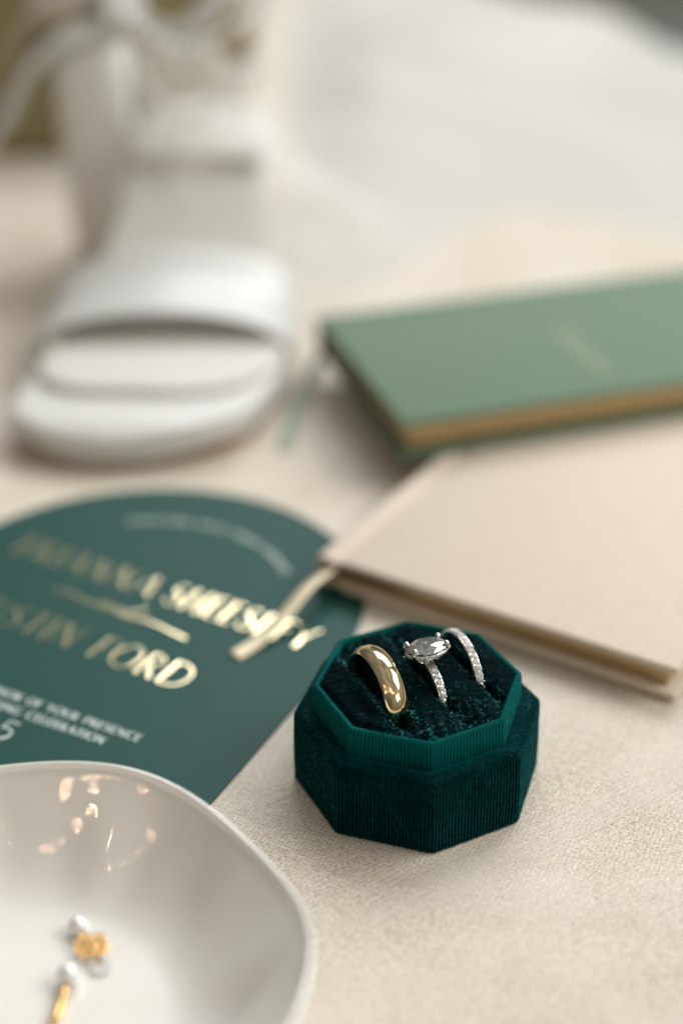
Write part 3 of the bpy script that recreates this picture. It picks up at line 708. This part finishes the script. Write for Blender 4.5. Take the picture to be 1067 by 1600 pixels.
pts = [Vector((-46.6+1.7*math.cos(t_), 190.9+1.9*math.sin(t_), FL+.8+.3*math.sin(t_))) for t_ in np.linspace(0, 2*PI, 25)]
V, F = tube(pts, .5, 8, False); build('clear_back', V, F, M['clear'], ear1)
ear2 = thing('pearl_earring', 'pearl earring with a straight gold bar pointing down, lower one in the dish', 'earring', (-51.6, 185, FL), 'pearl earrings in the dish')
put('pearl', uvsphere(0, 2.2), ear2, (-51.9, 187.6, FL+2.25))
V, F = tube([(-51.9, 185.6, FL+2.0), (-52.0, 183.5, FL+1.6), (-52.6, 180.6, FL+1.1), (-53.4, 175.5, FL+.9)], [.6, .75, .85, .7], 10); build('gold_bar', V, F, M['earring_gold'], ear2)

# ------------------------------------------------------------------ white heeled sandals
def sandal(label, tx, ty, ang, L=222, heel_h=88, counter=True, col_w=31, strap=True, r0=88, r1=186, ins='insole'):
    """toe tip at tx,ty; ang = direction from toe to heel"""
    f = np.array([math.cos(ang), math.sin(ang)]); s_ = np.array([f[1], -f[0]]); o_ = np.array([tx, ty])
    P = lambda x, y, z: (*(o_+s_*x+f*y), z)
    root = thing('heeled_sandal', label, 'shoe', (tx+f[0]*60, ty+f[1]*60, 0), 'pair of white bridal sandals')
    ys = np.array([0, 1.2, 4, 9, 17, 28, 42, 60, 80, 100, 120, 140, 160, 178, 192, 205, 214, 219.5, 222])
    hw = np.array([3, 12, 21, 30, 37.5, 40, 41.5, 41.5, 41, 38, 33, 29, 27.5, 28, 28, 25, 19, 11, 3])
    def skew(y): return -9*max(0, 1-y/62)**1.3
    def topz(y): return 13.5+1.5*float(ss(30, 0, y))-4.5*max(0, 1-y/12)**2+(heel_h-13.5)*float(ss(r0, r1, y))
    def botz(y): return max(topz(y)-(8.5-1.5*float(ss(80, 140, y))), 1.2+2.2*float(ss(30, 0, y)))
    def slab(nm, dz0, dz1, sc_, mm, bot=None, y0=0, y1=1e9, rnd=False):
        V = []; nx = 13; sel = [(y, h_) for y, h_ in zip(ys, hw) if y0 <= y <= y1]
        if rnd: sel = [(y, float(np.interp(y, ys, hw))*f_) for y, f_ in ((26, .30), (27.3, .50), (30, .68), (34, .81), (40, .91), (48, .965), (56, .985))]+[(y, h_) for y, h_ in sel if y > 59]
        top_, bt = [], []
        for y, h_ in sel:
            for k in range(nx):
                q = -1+2*k/(nx-1); yy = y*(1-(1-sc_)*.0); top_.append(P(skew(y)+q*h_*sc_, 111+(yy-111)*sc_, topz(y)+dz1-.6*q*q))
                bt.append(P(skew(y)+q*h_*sc_, 111+(yy-111)*sc_, (botz(y) if bot is None else topz(y)+bot)+dz0))
        n_ = len(sel); V = top_+bt; m_ = len(top_); F = grid_faces(n_, nx)+[tuple(m_+i for i in f_[::-1]) for f_ in grid_faces(n_, nx)]
        for i in range(n_-1):
            F.append((i*nx, (i+1)*nx, m_+(i+1)*nx, m_+i*nx)); F.append(((i+1)*nx-1, m_+(i+1)*nx-1, m_+(i+2)*nx-1, (i+2)*nx-1))
        F.append(tuple(range(nx))[::-1]+tuple(m_+k for k in range(nx))); F.append(tuple((n_-1)*nx+k for k in range(nx))+tuple(m_+(n_-1)*nx+k for k in range(nx))[::-1])
        ob = build(nm, V, F, mm, root); bevel(ob, 1.6, 3, 50); return ob
    slab('platform_sole', 0, 0, 1.0, M['shoe_sole'])
    V = []; nx = 9; sel_ = [(y, h_) for y, h_ in zip(ys, hw) if y < 92]
    for top_side in (1, 0):
        for y, h_ in sel_:
            for k in range(nx):
                q = -1+2*k/(nx-1); V.append(P(skew(y)+q*h_*.95, 4+y*.97, botz(y)+.3 if top_side else .15))
    n_ = len(sel_); m_ = n_*nx; g_ = grid_faces(n_, nx); F = g_+[tuple(m_+i for i in f_[::-1]) for f_ in g_]
    for i in range(n_-1): F.append((i*nx, (i+1)*nx, m_+(i+1)*nx, m_+i*nx)); F.append(((i+1)*nx-1, m_+(i+1)*nx-1, m_+(i+2)*nx-1, (i+2)*nx-1))
    F.append(tuple(range(nx))[::-1]+tuple(m_+k for k in range(nx)))
    build('outsole', V, F, M['outsole'], root)
    slab('insole', .0, 3.2, .985, M[ins], bot=-.2, y0=24, y1=165, rnd=True)
    slab('heel_pad', .0, 5.9, .90, M[ins], bot=-.2, y0=158)
    # vamp strap: a wide arched band
    if strap:
        V = []; na_, nb = 40, 9
        for side_ in (1, 0):
            for i in range(na_):
                a = PI*i/(na_-1)
                for k in range(nb):
                    q = k/(nb-1); y = 62+q*46-2*math.cos(a)+7*math.sin(a)*(1-q); h_ = float(np.interp(min(y, 78), ys, hw))+3
                    flare = 14.5+5*q; zz = topz(y)-3+(flare+side_*1.8)*math.sin(a)**.9
                    xx = -3-(h_+.6+side_*1.8)*math.cos(a)*(1+.06*math.sin(a))
                    V.append(P(xx, y, zz))
        g_ = grid_faces(na_, nb); m_ = na_*nb; F = [t_[::-1] for t_ in g_]+[tuple(m_+i for i in t_) for t_ in g_]
        for i in range(na_-1):
            F.append((i*nb, m_+i*nb, m_+(i+1)*nb, (i+1)*nb)); F.append(((i+1)*nb-1, (i+2)*nb-1, m_+(i+2)*nb-1, m_+(i+1)*nb-1))
        bevel(build('vamp_strap', V, F, M['shoe'], root), .6, 2, 50)
    # block heel
    V = []; nz_ = 8; nn = 24
    for i in range(nz_):
        q = i/(nz_-1); z = q*(heel_h-7); wx = col_w/2*(1+.18*q*q); dy = 14*(1+.2*q**2)
        for k in range(nn):
            a = 2*PI*k/nn; cx_ = math.copysign(abs(math.cos(a))**.6, math.cos(a)); cy_ = math.copysign(abs(math.sin(a))**.6, math.sin(a))
            V.append(P(cx_*wx, 200+cy_*dy, z))
    F = grid_faces(nz_, nn, True)+[tuple(range(nn))[::-1], tuple((nz_-1)*nn+k for k in range(nn))]
    build('block_heel', V, F, M['heel'], root)
    # heel counter
    if not counter: return root, P
    V = []; nc, nh = 40, 7
    for side_ in (1, 0):
        for i in range(nc):
            a = math.radians(30+120*i/(nc-1))
            for k in range(nh):
                q = k/(nh-1); z = heel_h-4+q*(44-14*abs(math.cos(a)))
                r_ = (29-3*q)+side_*1.6
                V.append(P(-r_*math.cos(a), 194+r_*math.sin(a)*.98, z))
    g_ = grid_faces(nc, nh); m_ = nc*nh; F = [t_[::-1] for t_ in g_]+[tuple(m_+i for i in t_) for t_ in g_]
    for i in range(nc-1):
        F.append((i*nh, m_+i*nh, m_+(i+1)*nh, (i+1)*nh)); F.append(((i+1)*nh-1, (i+2)*nh-1, m_+(i+2)*nh-1, m_+(i+1)*nh-1))
    build('heel_counter', V, F, M['shoe'], root)
    return root, P
shoe1, PS = sandal('white platform sandal with its toe pointing at the camera', -64, 397, math.radians(86.5), heel_h=60, counter=False)
shoe2, PS2 = sandal('second white heeled sandal at the left edge, heel beside the first', -299, 581, math.radians(5), heel_h=104, r0=118, r1=196, ins='insole_shade')
pearl_me = ball_mesh('pearl', 2.1, M['pearl'], 16, 10)
def strand(P, a, b_, sag, root, n_=22):
    a = Vector(a); b_ = Vector(b_)
    for i in range(n_):
        q = i/(n_-1); p = a.lerp(b_, q)+Vector((0, 0, -sag*4*q*(1-q)))
        put('pearl', pearl_me, root, P(*p))
def strand_w(path_, root, r_me):
    pts_ = cat_rom(path_, 30); acc = 0; last = np.array(pts_[0]); 
    put('pearl', r_me, root, tuple(last))
    for p in pts_[1:]:
        p = np.array(p)
        if np.linalg.norm(p-last) >= 4.3: put('pearl', r_me, root, tuple(p)); last = p
strand_w([(-116, 604, 128), (-122, 598, 100), (-128, 592, 72), (-142, 586, 58), (-168, 582, 60), (-190, 584, 80)], shoe2, pearl_me)
V, F = strip(wv([(-96, 610, 122), (-88, 604, 106), (-76, 600, 97), (-66, 599, 94), (-56, 600, 98), (-46, 604, 108), (-40, 610, 122)]), 9, 1.6, (0, 0, 1)); build('ankle_strap', V, F, M['shoe'], shoe1)
strand_w([(-86, 590, 118), (-80, 578, 104), (-58, 566, 95), (-36, 574, 104), (-26, 590, 120)], shoe1, pearl_me)
strand_w([(-84, 584, 108), (-72, 560, 82), (-54, 548, 74), (-34, 562, 88), (-24, 590, 116)], shoe1, pearl_me)

# ------------------------------------------------------------------ veil: near tulle and the heaped white fabric beyond
def sheet(name, xs, ys_, zf, m_, parent=None, th=0, uvf=None, keep=None):
    X, Y = np.meshgrid(xs, ys_); Z = zf(X, Y); V = np.stack([X.ravel(), Y.ravel(), Z.ravel()], 1); nc = len(xs); nr_ = len(ys_)
    F = grid_faces(nr_, nc)
    if keep is not None:
        k = keep(X, Y).ravel(); F = [f for f in F if all(k[i] for i in f)]
    o_ = build(name, V, F, m_, parent)
    if uvf:
        U_, W_ = uvf(X, Y, Z); U_ = U_.ravel(); W_ = W_.ravel(); uv = o_.data.uv_layers.new(name='UVMap')
        idx = np.array([l.vertex_index for l in o_.data.loops]); arr = np.stack([U_[idx], W_[idx]], 1).ravel(); uv.data.foreach_set('uv', arr)
    return o_
def boxmask(X, Y): return 1-ss(25.5, 33, np.hypot(X-OC[0], Y-OC[1]))
ca, sa = math.cos(.62), math.sin(.62)
def tz(X, Y):
    u = X*ca+Y*sa; v = -X*sa+Y*ca
    z = .35+.9*(NZ(u*.02+4, v*.09)*.5+.5)+.5*(NZ(u*.05, v*.25)*.5+.5)
    return z*(1-boxmask(X, Y))+.22*boxmask(X, Y)
def tuv(X, Y, Z):
    u = X*ca+Y*sa; v = -X*sa+Y*ca
    return u+1.2*NZ(u*.05, v*.05), v+2.6*NZ(u*.03+7, v*.06)+.5*NZ(u*.12, v*.3)
def under_card(X, Y):   # right of the card edge
    q = (X-CC[0])*CU[0]+(Y-CC[1])*CU[1]
    dd = np.hypot(X-DC[0], Y-DC[1])
    return (q > CR+.8) & (dd > 32) & ((X-OC[0])*-.54+(Y-OC[1])*-.84 > -160)
veil = thing('bridal_veil', 'sheer ivory tulle veil lying across the tablecloth around the ring box', 'veil', (60, 230, 0))
sheet('tulle_layer', np.linspace(-30, 150, 240), np.linspace(150, 318, 230), tz, M['tulle'], veil, uvf=tuv, keep=lambda X, Y: under_card(X, Y) & (Y < 300+.1*X) & (((X+6.3)*.539+(Y-328.9)*.842 < -3)))
# the soft roll where the tulle doubles over
path = wv([(4, 206.5, -1.4), (14, 212, -.3), (24, 217.5, 0), (42.6, 228, 0), (76.4, 249, 0), (120, 280, 0)])
V = []; nb = 15; UV = []
for i, p in enumerate(path):
    t_ = np.array(path[min(i+1, len(path)-1)])-np.array(path[max(i-1, 0)]); t_ /= np.linalg.norm(t_); nrm = np.array([-t_[1], t_[0], 0])
    wd = 5.0+1.2*math.sin(i*.13)
    for k in range(nb):
        q = k/(nb-1); h_ = 1.1*math.sin(PI*q)**.7*(.8+.2*math.sin(i*.13+1))
        V.append(np.array(p)+nrm*(q-.5)*-2*wd*.8+np.array([0, 0, .5+h_])); UV.append((i*1.3, q*16))
fo = build('tulle_fold', V, grid_faces(len(path), nb), M['tulle_fold'], veil)
uvl = fo.data.uv_layers.new(name='UVMap')
for li, l in enumerate(fo.data.loops): uvl.data[li].uv = UV[l.vertex_index]
# an olive pouch standing out of focus behind the shoes
pouch = thing('fabric_pouch', 'olive brown fabric pouch standing out of focus behind the white shoes', 'pouch', (-200, 790, 0))
V = []; na_, nz_ = 64, 22
for i in range(nz_):
    q = i/(nz_-1); z = 128*q; k = 1-.10*q+.05*math.sin(PI*q)-.0; kk = 1.0 if q > .04 else .96
    for j in range(na_):
        a = 2*PI*j/na_; cx_ = math.copysign(abs(math.cos(a))**.35, math.cos(a)); cy_ = math.copysign(abs(math.sin(a))**.45, math.sin(a))
        V.append((-205+cx_*158*k*kk+2*float(NZ(a*3, z*.05)), 800+cy_*(44-26*q)*kk+3*float(NZ(a*5, z*.04)), z+.5))
F = grid_faces(nz_, na_, True)+[tuple(range(na_))[::-1], tuple((nz_-1)*na_+k for k in range(na_))]
build('pouch_body', V, F, M['lining'], pouch)
V, F = strip([(-205+158*.90*math.cos(a)*1.04, 800+22*math.sin(a), 112) for a in np.linspace(0, 2*PI, 60)], 5, 2, (0, 0, 1)); build('drawstring_band', V, F, M['gold_ribbon'], pouch)
# heaped fabric
fabric = thing('white_drape', 'soft white draped fabric heaped on the table behind the shoes and books', 'fabric', (60, 760, 0))
def dz(X, Y):
    e_ = ss(0, 260, Y-(590+.10*np.abs(X-30)-60*NZ(X*.012, X*.0+2)))*ss(-30, 30, X)
    z = 2+13*(.5+.5*NZ(X*.005+Y*.002, Y*.007-X*.004))+5*NZ(X*.016+Y*.008, Y*.016+3)
    return np.where(e_ > 0, z*e_, -.5)-.4*(e_ <= 0)
def table_keep(X, Y): return (Y < 1300) & ((X-184)*.933+(Y-1130)*.359 < -4)
sheet('drape', np.linspace(-330, 420, 150), np.linspace(500, 1330, 150), dz, M['veil'], fabric, keep=table_keep)

# tulle heaped over the back of the front shoe
def hz(X, Y):
    z = 96*np.exp(-((X+62)/62)**2)*np.exp(-((Y-598)/70)**2)+7*NZ(X*.05, Y*.02)+4*NZ(X*.11, Y*.04)
    return np.maximum(z-6, .6+.5*NZ(X*.1, Y*.1)**2)
hp = sheet('tulle_heap', np.linspace(-90, 62, 110), np.linspace(505, 730, 90), hz, M['tulle_fold'], veil, uvf=lambda X, Y, Z: (X, Y+Z), keep=lambda X, Y: np.hypot((X+20)/82, (Y-610)/118) < 1+.12*NZ(X*.05, Y*.05))
